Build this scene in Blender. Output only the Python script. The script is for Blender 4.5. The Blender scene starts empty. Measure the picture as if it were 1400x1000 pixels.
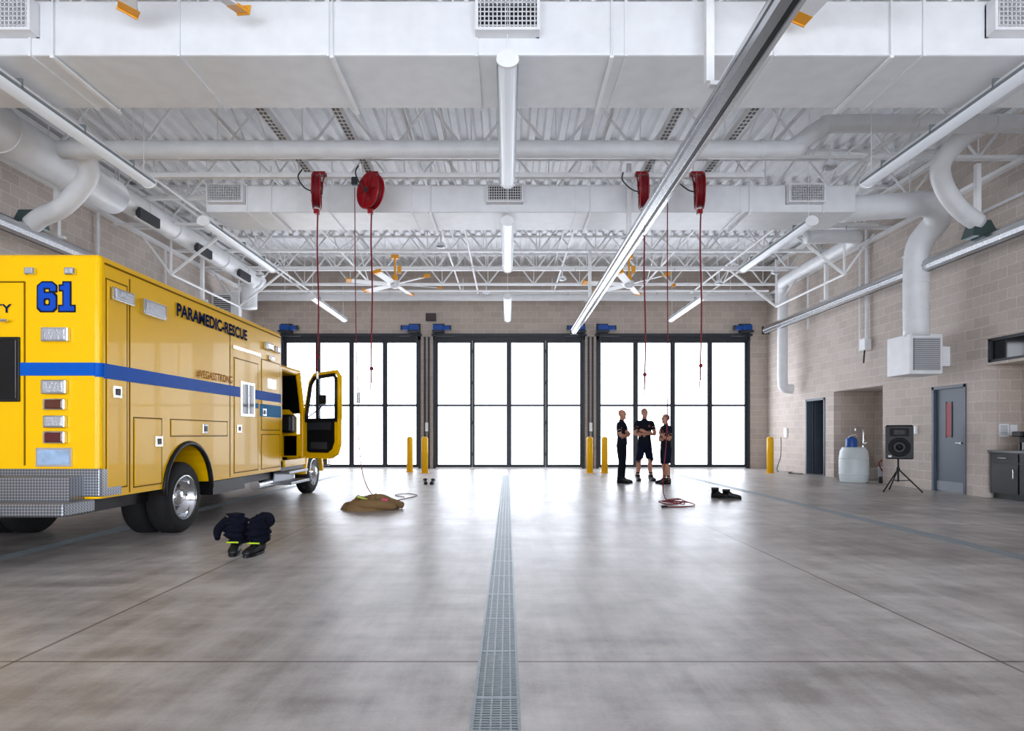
import bpy, bmesh, math, random
from mathutils import Vector, Matrix, kdtree, noise
random.seed(3)
pi=math.pi
def lin(c):
    o=[]
    for v in c:
        v=v/255.0
        o.append(v/12.92 if v<=0.04045 else ((v+0.055)/1.055)**2.4)
    return o
def M(name,col,rough=.5,metal=0,emit=0,coat=0,var=.05,scale=5,bump=0,bscale=40,ecol=None,alpha=1,trans=0,spec=.5):
    m=bpy.data.materials.new(name); m.use_nodes=True
    nt=m.node_tree; bs=nt.nodes['Principled BSDF']
    c=lin(col)
    tc=nt.nodes.new('ShaderNodeTexCoord'); no=nt.nodes.new('ShaderNodeTexNoise')
    no.inputs['Scale'].default_value=scale; no.inputs['Detail'].default_value=5
    nt.links.new(tc.outputs['Object'],no.inputs['Vector'])
    mx=nt.nodes.new('ShaderNodeMix'); mx.data_type='RGBA'
    mx.inputs[6].default_value=[max(0,v*(1-var*2)) for v in c]+[1]
    mx.inputs[7].default_value=[min(1,v*(1+var*2)) for v in c]+[1]
    nt.links.new(no.outputs['Fac'],mx.inputs[0]); nt.links.new(mx.outputs[2],bs.inputs['Base Color'])
    bs.inputs['Roughness'].default_value=rough; bs.inputs['Metallic'].default_value=metal
    bs.inputs['Specular IOR Level'].default_value=spec
    bs.inputs['Coat Weight'].default_value=coat; bs.inputs['Coat Roughness'].default_value=.03
    if trans: bs.inputs['Transmission Weight'].default_value=trans
    if emit:
        bs.inputs['Emission Color'].default_value=list(lin(ecol or col))+[1]
        bs.inputs['Emission Strength'].default_value=emit
    if bump:
        n2=nt.nodes.new('ShaderNodeTexNoise'); n2.inputs['Scale'].default_value=bscale
        nt.links.new(tc.outputs['Object'],n2.inputs['Vector'])
        bp=nt.nodes.new('ShaderNodeBump'); bp.inputs['Strength'].default_value=bump; bp.inputs['Distance'].default_value=.02
        nt.links.new(n2.outputs['Fac'],bp.inputs['Height']); nt.links.new(bp.outputs['Normal'],bs.inputs['Normal'])
    return m

def blockmat(name,horiz,col,col2,mort):
    m=bpy.data.materials.new(name); m.use_nodes=True
    nt=m.node_tree; bs=nt.nodes['Principled BSDF']
    g=nt.nodes.new('ShaderNodeNewGeometry'); sp=nt.nodes.new('ShaderNodeSeparateXYZ'); cb=nt.nodes.new('ShaderNodeCombineXYZ')
    nt.links.new(g.outputs['Position'],sp.inputs[0])
    nt.links.new(sp.outputs[horiz],cb.inputs[0]); nt.links.new(sp.outputs['Z'],cb.inputs[1])
    br=nt.nodes.new('ShaderNodeTexBrick'); nt.links.new(cb.outputs[0],br.inputs['Vector'])
    br.inputs['Scale'].default_value=1; br.inputs['Brick Width'].default_value=.406; br.inputs['Row Height'].default_value=.203
    br.inputs['Mortar Size'].default_value=.007; br.inputs['Mortar Smooth'].default_value=.2; br.inputs['Bias'].default_value=0
    br.inputs['Color1'].default_value=lin(col)+[1]; br.inputs['Color2'].default_value=lin(col2)+[1]; br.inputs['Mortar'].default_value=lin(mort)+[1]
    no=nt.nodes.new('ShaderNodeTexNoise'); no.inputs['Scale'].default_value=30; no.inputs['Detail'].default_value=6
    nt.links.new(g.outputs['Position'],no.inputs['Vector'])
    mx=nt.nodes.new('ShaderNodeMix'); mx.data_type='RGBA'; mx.blend_type='OVERLAY'; mx.inputs[0].default_value=.2
    nt.links.new(br.outputs['Color'],mx.inputs[6]); nt.links.new(no.outputs['Fac'],mx.inputs[7])
    nt.links.new(mx.outputs[2],bs.inputs['Base Color']); bs.inputs['Roughness'].default_value=.85; bs.inputs['Specular IOR Level'].default_value=.3
    bp=nt.nodes.new('ShaderNodeBump'); bp.inputs['Strength'].default_value=.6; bp.inputs['Distance'].default_value=.01; bp.invert=True
    nt.links.new(br.outputs['Fac'],bp.inputs['Height']); nt.links.new(bp.outputs['Normal'],bs.inputs['Normal'])
    return m

def floormat():
    m=bpy.data.materials.new('polished_concrete'); m.use_nodes=True
    nt=m.node_tree; N=nt.nodes; L=nt.links; bs=N['Principled BSDF']
    g=N.new('ShaderNodeNewGeometry'); sp=N.new('ShaderNodeSeparateXYZ'); L.new(g.outputs['Position'],sp.inputs[0])
    def noi(scale,detail,stretch=(1,1,1),rough=.6,dist=0,rz=0):
        mp=N.new('ShaderNodeMapping'); mp.inputs['Scale'].default_value=stretch; mp.inputs['Rotation'].default_value=(0,0,rz); L.new(g.outputs['Position'],mp.inputs['Vector'])
        n=N.new('ShaderNodeTexNoise'); n.inputs['Scale'].default_value=scale; n.inputs['Detail'].default_value=detail
        n.inputs['Roughness'].default_value=rough; n.inputs['Distortion'].default_value=dist
        L.new(mp.outputs[0],n.inputs['Vector']); return n.outputs['Fac']
    a=noi(.55,6,dist=.6); b=noi(3,8); s=noi(1.2,5,(.25,3,1),rz=.5); f=noi(60,3); s2=noi(2.0,6,(3.5,.3,1),rz=-.25)
    def mul(x,k):
        n=N.new('ShaderNodeMath'); n.operation='MULTIPLY'; L.new(x,n.inputs[0])
        n.inputs[1].default_value=k; return n.outputs[0]
    def add(x,y):
        n=N.new('ShaderNodeMath'); n.operation='ADD'; L.new(x,n.inputs[0]); L.new(y,n.inputs[1]); return n.outputs[0]
    t=add(add(add(mul(a,.34),mul(b,.25)),add(mul(s,.18),mul(f,.06))),mul(s2,.17))
    cr=N.new('ShaderNodeValToRGB'); L.new(t,cr.inputs[0])
    e=cr.color_ramp.elements; e[0].position=.42; e[0].color=lin((134,128,124))+[1]; e[1].position=.58; e[1].color=lin((190,185,181))+[1]
    def joint(out,v):
        n=N.new('ShaderNodeMath'); n.operation='COMPARE'; L.new(out,n.inputs[0]); n.inputs[1].default_value=v; n.inputs[2].default_value=.01
        return n.outputs[0]
    js=[joint(sp.outputs['X'],v) for v in (-7.3,-2.6,2.6,7.3)]+[joint(sp.outputs['Y'],v) for v in (-1.7,3.24,8.1,13,17.9)]
    tot=js[0]
    for j in js[1:]: tot=add(tot,j)
    cl=N.new('ShaderNodeClamp'); L.new(mul(tot,.75),cl.inputs[0])
    mx=N.new('ShaderNodeMix'); mx.data_type='RGBA'; L.new(cl.outputs[0],mx.inputs[0]); L.new(cr.outputs[0],mx.inputs[6]); mx.inputs[7].default_value=lin((84,76,70))+[1]
    L.new(mx.outputs[2],bs.inputs['Base Color'])
    mr=N.new('ShaderNodeMapRange'); L.new(a,mr.inputs[0]); mr.inputs[1].default_value=.3; mr.inputs[2].default_value=.7; mr.inputs[3].default_value=.3; mr.inputs[4].default_value=.4
    L.new(mr.outputs[0],bs.inputs['Roughness'])
    bs.inputs['Specular IOR Level'].default_value=.25
    bp=N.new('ShaderNodeBump'); bp.inputs['Strength'].default_value=.05; bp.inputs['Distance'].default_value=.01
    L.new(f,bp.inputs['Height']); L.new(bp.outputs['Normal'],bs.inputs['Normal'])
    return m

def platemat():
    m=bpy.data.materials.new('diamond_plate'); m.use_nodes=True
    nt=m.node_tree; N=nt.nodes; L=nt.links; bs=N['Principled BSDF']
    tc=N.new('ShaderNodeTexCoord'); mp=N.new('ShaderNodeMapping'); mp.inputs['Rotation'].default_value=(0,pi/4,0); mp.inputs['Location'].default_value=(.01,.013,.01)
    L.new(tc.outputs['Object'],mp.inputs[0]); ch=N.new('ShaderNodeTexChecker'); ch.inputs['Scale'].default_value=52; L.new(mp.outputs[0],ch.inputs[0])
    ch.inputs['Color1'].default_value=lin((106,109,114))+[1]; ch.inputs['Color2'].default_value=lin((164,167,172))+[1]
    L.new(ch.outputs['Color'],bs.inputs['Base Color'])
    bs.inputs['Metallic'].default_value=.85; bs.inputs['Roughness'].default_value=.35
    bp=N.new('ShaderNodeBump'); bp.inputs['Strength'].default_value=.6; bp.inputs['Distance'].default_value=.01
    L.new(ch.outputs['Fac'],bp.inputs['Height']); L.new(bp.outputs['Normal'],bs.inputs['Normal'])
    return m

# ------------------------------------------------------------- builder
class B:
    def __init__(s,name): s.name=name; s.V=[]; s.F=[]; s.MI=[]; s.SM=[]; s.mats=[]
    def mi(s,m):
        if m not in s.mats: s.mats.append(m)
        return s.mats.index(m)
    def add(s,V,F,m,sm=False):
        o=len(s.V); s.V+= [Vector(v) for v in V]; k=s.mi(m)
        for f in F:
            s.F.append([i+o for i in f]); s.MI.append(k); s.SM.append(sm)
    def box(s,c,d,m,rot=None,bev=0,seg=2):
        x,y,z=[v/2 for v in d]
        V=[Vector(p) for p in ((-x,-y,-z),(x,-y,-z),(x,y,-z),(-x,y,-z),(-x,-y,z),(x,-y,z),(x,y,z),(-x,y,z))]
        F=[(0,3,2,1),(4,5,6,7),(0,1,5,4),(1,2,6,5),(2,3,7,6),(3,0,4,7)]
        if bev:
            bm=bmesh.new(); vs=[bm.verts.new(v) for v in V]
            for f in F: bm.faces.new([vs[i] for i in f])
            bmesh.ops.bevel(bm,geom=bm.edges[:],offset=min(bev,min(x,y,z)*.95),segments=seg,affect='EDGES',profile=.5)
            bm.verts.index_update(); V=[v.co.copy() for v in bm.verts]; F=[[v.index for v in f.verts] for f in bm.faces]; bm.free()
        if rot is not None: V=[rot@v for v in V]
        c=Vector(c); s.add([v+c for v in V],F,m)
    def bb(s,a,b,m,bev=0):
        s.box([(a[i]+b[i])/2 for i in range(3)],[abs(b[i]-a[i]) for i in range(3)],m,bev=bev)
    def frame(s,p,q):
        d=(Vector(q)-Vector(p)).normalized()
        u=d.cross(Vector((0,0,1)))
        if u.length<1e-3: u=Vector((1,0,0))
        u.normalize(); v=u.cross(d).normalized(); return d,u,v
    def cyl(s,p,q,r,m,r2=None,seg=16,caps=True):
        if r2 is None: r2=r
        p=Vector(p);q=Vector(q); d,u,v=s.frame(p,q)
        R0=[p+(u*math.cos(2*pi*i/seg)+v*math.sin(2*pi*i/seg))*r for i in range(seg)]
        R1=[q+(u*math.cos(2*pi*i/seg)+v*math.sin(2*pi*i/seg))*r2 for i in range(seg)]
        s.add(R0+R1,[(i,(i+1)%seg,seg+(i+1)%seg,seg+i) for i in range(seg)],m,True)
        if caps:
            s.add(R0,[list(range(seg))[::-1]],m); s.add(R1,[list(range(seg))],m)
    def tube(s,pts,r,m,seg=12,smooth=3,sq=1):
        pts=[Vector(p) for p in pts]
        n=len(pts); rs=r if isinstance(r,(list,tuple)) else [r]*n
        if smooth and n>2:
            P=[];R=[]
            for i in range(n-1):
                p0=pts[max(i-1,0)];p1=pts[i];p2=pts[i+1];p3=pts[min(i+2,n-1)]
                for k in range(smooth+1):
                    t=k/(smooth+1)
                    P.append(.5*((2*p1)+(-p0+p2)*t+(2*p0-5*p1+4*p2-p3)*t*t+(-p0+3*p1-3*p2+p3)*t**3)); R.append(rs[i]*(1-t)+rs[i+1]*t)
            P.append(pts[-1]);R.append(rs[-1])
        else: P=pts;R=rs
        rings=[];u=None
        for i,p in enumerate(P):
            d=(P[min(i+1,len(P)-1)]-P[max(i-1,0)])
            if d.length<1e-7: d=Vector((0,0,1))
            d.normalize()
            if u is None:
                u=d.cross(Vector((0,0,1)))
                if u.length<.05: u=Vector((1,0,0))
            u=(u-d*u.dot(d)); u.normalize(); v=d.cross(u)
            rings.append([p+(u*math.cos(2*pi*k/seg)+v*math.sin(2*pi*k/seg)*sq)*R[i] for k in range(seg)])
        s.loft(rings,m)
    def loft(s,rings,m,caps=True,sm=True):
        n=len(rings[0]); V=[p for r in rings for p in r]; F=[]
        for i in range(len(rings)-1):
            for k in range(n): F.append((i*n+k,i*n+(k+1)%n,(i+1)*n+(k+1)%n,(i+1)*n+k))
        if caps: F.append(list(range(n))[::-1]); F.append([ (len(rings)-1)*n+k for k in range(n)])
        s.add(V,F,m,sm)
    def lathe(s,prof,c,d,m,seg=24,sm=True):
        c=Vector(c); d=Vector(d).normalized(); _,u,v=s.frame((0,0,0),d)
        rings=[[c+d*t+(u*math.cos(2*pi*k/seg)+v*math.sin(2*pi*k/seg))*max(r,1e-4) for k in range(seg)] for r,t in prof]
        s.loft(rings,m,caps=False,sm=sm)
    def sph(s,c,r,m,seg=14,rot=None):
        if not isinstance(r,(list,tuple)): r=(r,r,r)
        c=Vector(c); rings=[]
        h=seg//2+1
        for i in range(h+1):
            a=-pi/2+pi*i/h; cz=math.sin(a); cr=max(math.cos(a),1e-3)
            ring=[]
            for k in range(seg):
                p=Vector((cr*math.cos(2*pi*k/seg)*r[0],cr*math.sin(2*pi*k/seg)*r[1],cz*r[2]))
                if rot is not None: p=rot@p
                ring.append(c+p)
            rings.append(ring)
        s.loft(rings,m)
    def prism(s,poly,axis,a,b,m):
        def P(p,t):
            return {'x':(t,p[0],p[1]),'y':(p[0],t,p[1]),'z':(p[0],p[1],t)}[axis]
        n=len(poly); V=[P(p,a) for p in poly]+[P(p,b) for p in poly]
        F=[(i,(i+1)%n,n+(i+1)%n,n+i) for i in range(n)]+[list(range(n))[::-1],list(range(n,2*n))]
        s.add(V,F,m)
    def poly(s,pts,m): s.add(pts,[list(range(len(pts)))],m)
    def text(s,t,o,xd,up,w,h,m,off=0.0,ext=.002):
        cu=bpy.data.curves.new('t','FONT'); cu.body=t; cu.size=1; cu.offset=off; cu.extrude=.0
        ob=bpy.data.objects.new('t',cu); bpy.context.scene.collection.objects.link(ob)
        dg=bpy.context.evaluated_depsgraph_get(); me=bpy.data.meshes.new_from_object(ob.evaluated_get(dg))
        xs=[v.co.x for v in me.vertices]; ys=[v.co.y for v in me.vertices]
        x0,x1,y0,y1=min(xs),max(xs),min(ys),max(ys)
        o=Vector(o);xd=Vector(xd).normalized();up=Vector(up).normalized(); nn=xd.cross(up)
        V=[o+xd*((v.co.x-x0)/(x1-x0)*w)+up*((v.co.y-y0)/(y1-y0)*h)+nn*ext for v in me.vertices]
        s.add(V,[list(p.vertices) for p in me.polygons],m)
        bpy.data.objects.remove(ob); bpy.data.meshes.remove(me); bpy.data.curves.remove(cu)
    def finish(s,origin=None,rm=None):
        me=bpy.data.meshes.new(s.name)
        xs=[v.x for v in s.V];ys=[v.y for v in s.V];zs=[v.z for v in s.V]
        c=Vector(((min(xs)+max(xs))/2,(min(ys)+max(ys))/2,min(zs)))
        if origin is not None: c=Vector(origin)
        me.from_pydata([v-c for v in s.V],[],s.F)
        for m in s.mats: me.materials.append(m)
        me.polygons.foreach_set('material_index',s.MI); me.polygons.foreach_set('use_smooth',s.SM)
        me.validate()
        bm=bmesh.new(); bm.from_mesh(me); bmesh.ops.recalc_face_normals(bm,faces=bm.faces[:]); bm.to_mesh(me); bm.free()
        me.update()
        ob=bpy.data.objects.new(s.name,me); ob.location=c; bpy.context.scene.collection.objects.link(ob)
        return ob
def dup(ob,loc,rz=0):
    o=bpy.data.objects.new(ob.name.split('.')[0],ob.data); o.location=loc; o.rotation_euler=(0,0,rz)
    bpy.context.scene.collection.objects.link(o); return o

# ------------------------------------------------------------- materials
WALLX=blockmat('cmu_side','Y',(201,190,181),(188,177,168),(219,211,205))
WALLY=blockmat('cmu_end','X',(192,179,168),(180,167,156),(210,200,192))
FLOOR=floormat()
white=M('white_paint',(234,235,237),.45)
duct=M('painted_duct',(230,232,234),.42,bump=.12,bscale=3)
deckm=M('painted_deck',(240,241,243),.5)
steelw=M('white_steel',(242,243,244),.45)
charcoal=M('charcoal_frame',(46,50,56),.4,spec=.3)
cool=(238,244,255)
glow=M('backlit_translucent_glazing',(240,244,250),.4,emit=5.8,var=0,ecol=cool)
glow_fill=M('rear_door_fill_glow',(240,244,250),.4,emit=10.5,var=0,ecol=cool)  # unseen door panels behind the camera, glow added as fill light
lens=M('light_lens',(216,222,230),.3,emit=.22,var=0)
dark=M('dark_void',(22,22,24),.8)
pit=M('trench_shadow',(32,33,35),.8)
black=M('black_plastic',(22,22,24),.45,spec=.3)
rubber=M('tire_rubber',(28,28,29),.75,bump=.2,spec=.3)
alu=M('extruded_aluminum',(195,197,200),.22,1)
galv=M('galvanized_steel',(146,154,158),.42,.6,var=.12,scale=30)
chrome=M('chrome',(220,223,227),.08,1)
yel=M('ambulance_yellow',(246,190,0),.28,coat=.12,var=.01,spec=.15)
yel2=M('safety_yellow',(246,186,12),.4,spec=.3)
orange=M('fan_orange',(235,160,30),.4)
blue=M('stripe_blue',(10,86,184),.5,spec=.1)
teal=M('stripe_teal',(4,118,172),.5,spec=.1)
navy=M('navy_lettering',(6,26,70),.8,spec=.03)
gold=M('gold_lettering',(176,110,24),.8,spec=.03)
red=M('reel_red',(140,10,22),.35,coat=.2,spec=.3)
hose=M('red_hose',(116,22,32),.5,spec=.3)
opb=M('operator_blue',(20,74,152),.4,spec=.3)
seam=M('seam_dark',(120,86,4),.7,spec=.1)
glass=M('dark_glass',(12,14,16),.06,0,spec=.4)
clear=M('clear_window',(235,240,242),.03,trans=1,var=0)
lampw=M('clear_lamp_lens',(175,178,183),.15,.3,coat=.5,bump=.5,bscale=60)
amber=M('amber_lens',(84,34,12),.15,coat=.5)
redl=M('red_lens',(84,8,16),.15,coat=.5)
plate=platemat()
grayd=M('gray_door',(80,90,102),.4,spec=.3)
redw=M('red_glazing',(155,16,22),.4,spec=.2)
nav=M('navy_cloth',(13,16,28),.9,bump=.3,spec=.1)
khaki=M('khaki_cloth',(128,103,72),.95,bump=.5,bscale=25,spec=.1)
pink=M('pink_tag',(235,80,130),.6)
lime=M('lime_reflective',(180,210,30),.5)

# ------------------------------------------------------------- room shell
XL,XR,YB,YF,HT=-8.87,9.08,21.5,-6.0,7.1
b=B('floor')
dr=[(-5.0,-4.79),(-.155,.055),(4.9,5.11)]
DE=18.0; DS=-4.0
xs=[XL-.3]
for a,c in dr: xs+=[a,c]
xs+=[11.2]
for i in range(len(xs)-1):
    if i%2==0: b.bb((xs[i],YF-.2,-.2),(xs[i+1],YB+.5,0),FLOOR)
    else:
        b.bb((xs[i],YF-.2,-.2),(xs[i+1],DS,0),FLOOR); b.bb((xs[i],DE,-.2),(xs[i+1],YB+.5,0),FLOOR)
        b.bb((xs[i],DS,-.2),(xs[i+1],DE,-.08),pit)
b.finish((0,0,0))
for a,c in dr:
    b=B('trench_drain_grate')
    b.bb((a,DS,-.04),(a+.014,DE,.003),galv); b.bb((c-.014,DS,-.04),(c,DE,.003),galv)
    y=DS
    while y<DE:
        b.bb((a+.014,y,-.02),(c-.014,y+.01,0),galv); y+=.023
    for k in range(1,5):
        x=a+(c-a)*k/5; b.bb((x-.004,DS,-.02),(x+.004,DE,.001),galv)
    y=DS+.2
    while y<DE:
        b.bb((a+.014,y-.012,-.02),(c-.014,y+.012,.002),galv); y+=.6
    b.finish()
# walls
b=B('wall_left'); b.bb((XL-.3,YF,0),(XL,YB,HT),WALLX); b.finish()
b=B('wall_right')
def wr(y0,y1,z0,z1): b.bb((XR,y0,z0),(XR+.2,y1,z1),WALLX)
ops=[(8.2,11.66,0,2.5),(12.16,13.13,0,2.2),(14.87,17.1,0,2.38),(17.57,18.69,0,2.25)]
cy=YF
for y0,y1,z0,z1 in ops:
    wr(cy,y0,0,HT)
    if y0<9: wr(y0,y1,z1,2.55); wr(y0,y1,3.0,HT)
    else: wr(y0,y1,z1,HT)
    cy=y1
wr(cy,YB,0,HT)
b.bb((9.75,8.0,0),(9.9,11.66,3.1),WALLX); b.bb((XR+.2,11.66,0),(9.9,11.8,3.1),WALLY); b.bb((XR+.2,8.0,2.5),(9.75,11.66,2.55),WALLX)
b.bb((10.2,14.7,0),(10.35,17.2,2.6),WALLX); b.bb((XR+.2,17.1,0),(10.35,17.25,2.6),WALLY); b.bb((XR+.2,14.7,0),(10.35,14.87,2.6),WALLY); b.bb((XR+.2,14.87,2.38),(10.35,17.1,2.5),WALLX)
b.bb((10.9,17.4,0),(11.0,18.9,2.5),dark); b.bb((XR+.2,18.69,0),(11,18.8,2.5),grayd); b.bb((XR+.2,17.4,0),(11,17.57,2.5),dark); b.bb((XR+.2,17.57,2.25),(11,18.69,2.4),dark)
b.finish((XR,0,0))
b=B('window_1'); b.bb((XR+.06,8.3,2.55),(XR+.1,11.6,3.0),glass)
for y in (8.25,9.9,11.6): b.bb((XR+.02,y-.03,2.55),(XR+.14,y+.03,3.0),charcoal)
b.bb((XR+.02,8.2,2.55),(XR+.14,11.62,2.6),charcoal); b.bb((XR+.02,8.2,2.95),(XR+.14,11.62,3.0),charcoal); b.finish()

doors=[(-7.9,-3.04),(-2.6,2.7),(3.1,8.47)]
def endwall(name,y0,y1,ds):
    b=B(name); x=XL
    for a,c in ds:
        b.bb((x,y0,0),(a,y1,4.72),WALLY); x=c
    b.bb((x,y0,0),(XR+.2,y1,4.72),WALLY); b.bb((XL-.3,y0,4.72),(XR+.2,y1,HT),WALLY); return b.finish()
endwall('wall_back',YB,YB+.3,doors)
endwall('wall_front',YF-.3,YF,doors)
dn=0
for yy,gl,sg in ((YB,glow,1),(YF,glow_fill,-1)):
    for a,c in doors:
        dn+=1
        b=B('door_%d'%dn); w=(c-a-.16)/4
        y0=yy+.02*sg; y1=yy+.14*sg
        b.bb((a,yy-.04*sg,0),(a+.08,yy+.2*sg,4.72),charcoal); b.bb((c-.08,yy-.04*sg,0),(c,yy+.2*sg,4.72),charcoal); b.bb((a,yy-.04*sg,4.5),(c,yy+.2*sg,4.72),charcoal)
        for i in range(4):
            x0=a+.08+i*w; x1=x0+w; st=.085
            b.bb((x0+.006,y0,.03),(x0+st,y1,4.5),charcoal); b.bb((x1-st,y0,.03),(x1-.006,y1,4.5),charcoal)
            for z0,z1 in ((.03,.14),(2.17,2.25),(4.4,4.5)): b.bb((x0+st,y0,z0),(x1-st,y1,z1),charcoal)
            b.bb((x0+st,yy+.07*sg,.14),(x1-st,yy+.09*sg,4.4),gl)
            if i in (0,2): 
                for z in (.5,1.6,3.0,4.1): b.cyl((x1,yy-.0*sg,z-.06),(x1,yy-.0*sg,z+.06),.02,charcoal,seg=8)
        b.bb(((a+c)/2-.05,y0-.02*sg,.03),((a+c)/2+.05,y1,4.5),charcoal)
        b.bb((a-.05,yy-.14*sg,4.62),(c+.05,yy-.03*sg,4.7),charcoal)
        b.finish()
# ceiling deck (fluted)
b=B('ceiling'); P=.3; prof=[]; x=XL-.3
while x<XR+.2:
    prof+=[(x,HT),(x+.11,HT),(x+.15,HT+.08),(x+.26,HT+.08)]; x+=P
V=[];F=[]
for p in prof: V+=[(p[0],YF-.3,p[1]),(p[0],YB+.3,p[1])]
for i in range(len(prof)-1): F.append((2*i,2*i+2,2*i+3,2*i+1))
b.add(V,F,deckm); b.bb((XL-.3,YF-.3,HT+.1),(11.2,YB+.3,HT+.2),deckm); b.finish((0,0,HT))

# ------------------------------------------------------------- joists
b=B('roof_joist'); x0,x1=XL+.02,XR-.02; zt,zb=HT-.06,6.08
for z in (zt,zb):
    b.bb((x0,-.06,z-.03),(x1,-.012,z+.03),steelw); b.bb((x0,.012,z-.03),(x1,.06,z+.03),steelw)
n=24; dx=(x1-x0)/n
for i in range(n):
    xa=x0+i*dx; xb=xa+dx
    b.cyl((xa,0,zt if i%2==0 else zb),(xb,0,zb if i%2==0 else zt),.025,steelw,seg=6)
    if i%2==1: b.cyl((xa,0,zt),(xa,0,zb),.012,steelw,seg=6)
j=b.finish((0,0,zb)); j.location=(0,9.0,zb)
JY=[-4.0,-2.1,-.3,1.6,3.5,5.35,7.2,10.85,12.7,14.5,16.35,18.2,20.0]
for y in JY: dup(j,(0,y,zb))
b=B('joist_bridging')
for X in (-7.0,-4.5,-1.6,1.6,4.5,7.0):
    b.bb((X-.02,YF+.02,zb+.03),(X+.02,YB-.02,zb+.07),steelw); b.bb((X-.02,YF+.02,zt-.07),(X+.02,YB-.02,zt-.03),steelw)
ys=sorted(JY+[9.0])
for X in (-7.0,7.0,-4.5,4.5):
    for i in range(len(ys)-1):
        b.cyl((X,ys[i],zb),(X,ys[i+1],zt),.016,steelw,seg=6); b.cyl((X,ys[i],zt),(X,ys[i+1],zb),.016,steelw,seg=6)
b.finish()
b=B('steel_beam'); 
b.bb((XL,20.95,5.78),(XR,21.15,5.82),steelw); b.bb((XL,21.04,5.82),(XR,21.06,5.98),steelw); b.bb((XL,20.95,5.98),(XR,21.15,6.02),steelw); b.finish()
b=B('ledger_beam'); b.bb((XL,-5.9,5.98),(XL+.12,YB-.1,6.05),steelw); b.bb((XL,-5.9,6.9),(XL+.12,YB-.1,7.0),steelw); b.finish()
b=B('ledger_beam'); b.bb((XR-.12,-5.9,5.98),(XR,YB-.1,6.05),steelw); b.bb((XR-.12,-5.9,6.9),(XR,YB-.1,7.0),steelw); b.finish()
b=B('diagonal_brace')
for sx in (-1,1):
    for y in (14.6,18.3):
        b.cyl((sx*8.0,y,5.0),(sx*6.6,y,6.1),.035,steelw,seg=8); b.cyl((sx*8.0,y,5.0),(sx*8.0,y,6.1),.03,steelw,seg=8); b.cyl((sx*8.0,y,5.0),(sx*8.7,y,5.95),.03,steelw,seg=8)
    b.cyl((sx*8.0,14.6,5.0),(sx*8.0,18.3,5.0),.03,steelw,seg=8)
b.finish()
slot=M('slot_shadow',(120,122,126),.6)
for X in (-3.6,-2.5,2.5,3.6):
    b=B('slotted_channel'); b.bb((X-.07,6.5,5.93),(X+.07,13.5,6.03),steelw)
    y=6.6
    while y<13.4:
        b.bb((X-.05,y,5.925),(X-.01,y+.06,5.93),slot); b.bb((X+.01,y,5.925),(X+.05,y+.06,5.93),slot); y+=.11
    b.finish()
b=B('reel_support_strut'); b.bb((-6.2,10.55,5.62),(4.4,10.65,5.7),steelw)
for X in (-6.1,-3.6,-2.5,0,2.5,3.6): b.cyl((X,10.6,5.7),(X,10.6,5.92),.015,steelw,seg=6)
b.finish()
b=B('sprinkler_pipe')
for y,z,r in ((8.3,5.88,.03),(13.6,5.85,.035),(17.3,5.9,.03),(19.3,5.7,.035),(4.4,5.9,.03)):
    b.cyl((-8.7,y,z),(8.2,y,z),r,steelw,seg=8)
    X=-7
    while X<8: b.cyl((X,y,z),(X,y,6.1),.008,steelw,seg=6); b.cyl((X+.5,y,z),(X+.5,y,z-.12),.012,alu,seg=6); X+=2.8
for X in (-6.6,-1.0,6.2): b.cyl((X,YF+.3,5.98),(X,YB-.6,5.98),.028,steelw,seg=8)
b.finish()

# ------------------------------------------------------------- ducts
grillm=M('grille_shadow',(50,52,56),.6)
def diffuser(b,x,y,z,w=.6,h=.28,d=.14):
    b.bb((x-w/2-.03,y-.02,z-h/2-.03),(x+w/2+.03,y+.0,z+h/2+.03),white)
    b.bb((x-w/2-.03,y-d,z-h/2-.03),(x-w/2,y,z+h/2+.03),white); b.bb((x+w/2,y-d,z-h/2-.03),(x+w/2+.03,y,z+h/2+.03),white)
    b.bb((x-w/2,y-d,z-h/2-.03),(x+w/2,y,z-h/2),white); b.bb((x-w/2,y-d,z+h/2),(x+w/2,y,z+h/2+.03),white)
    b.bb((x-w/2,y-.05,z-h/2),(x+w/2,y-.03,z+h/2),grillm)
    n=14
    for i in range(n): xx=x-w/2+(i+.5)*w/n; b.bb((xx-.005,y-d+.01,z-h/2),(xx+.005,y-.06,z+h/2),white)
    for i in range(6): zz=z-h/2+(i+.5)*h/6; b.bb((x-w/2,y-d+.01,zz-.004),(x+w/2,y-d+.02,zz+.004),white)
def rduct(name,xa,xb,y0,y1,z0,z1,dx,diff):
    b=B(name); b.bb((xa,y0,z0),(xb,y1,z1),duct,bev=.02)
    x=xa+.75
    while x<xb:
        b.bb((x-.014,y0-.018,z0-.018),(x+.014,y1+.018,z1+.018),duct); x+=dx
    for X in diff: diffuser(b,X,y0,(z0+z1)/2+.06)
    x=xa+1.2
    while x<xb:
        b.bb((x-.02,y0-.04,z0-.05),(x+.02,y1+.04,z0-.025),steelw)
        for y in (y0-.03,y1+.03): b.cyl((x,y,z0-.04),(x,y,6.08),.008,steelw,seg=6)
        x+=2.9
    return b
rduct('rectangular_duct',XL+.05,XR-.15,6.4,7.45,5.15,5.72,1.55,(-5.2,0,5.3)).finish()
rduct('rectangular_duct',-5.5,6.35,11.2,12.2,5.25,5.74,1.5,(-5.1,-.05,5.4)).finish()
def spiral(name,pts,r,rib=True,sm=6):
    b=B(name); b.tube(pts,r,duct,seg=24,smooth=sm)
    return b
def ribs(b,p,q,r,step=.6):
    p=Vector(p);q=Vector(q);L=(q-p).length;d=(q-p)/L;t=step
    while t<L: b.cyl(p+d*(t-.015),p+d*(t+.015),r*1.06,duct,seg=24); t+=step
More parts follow.
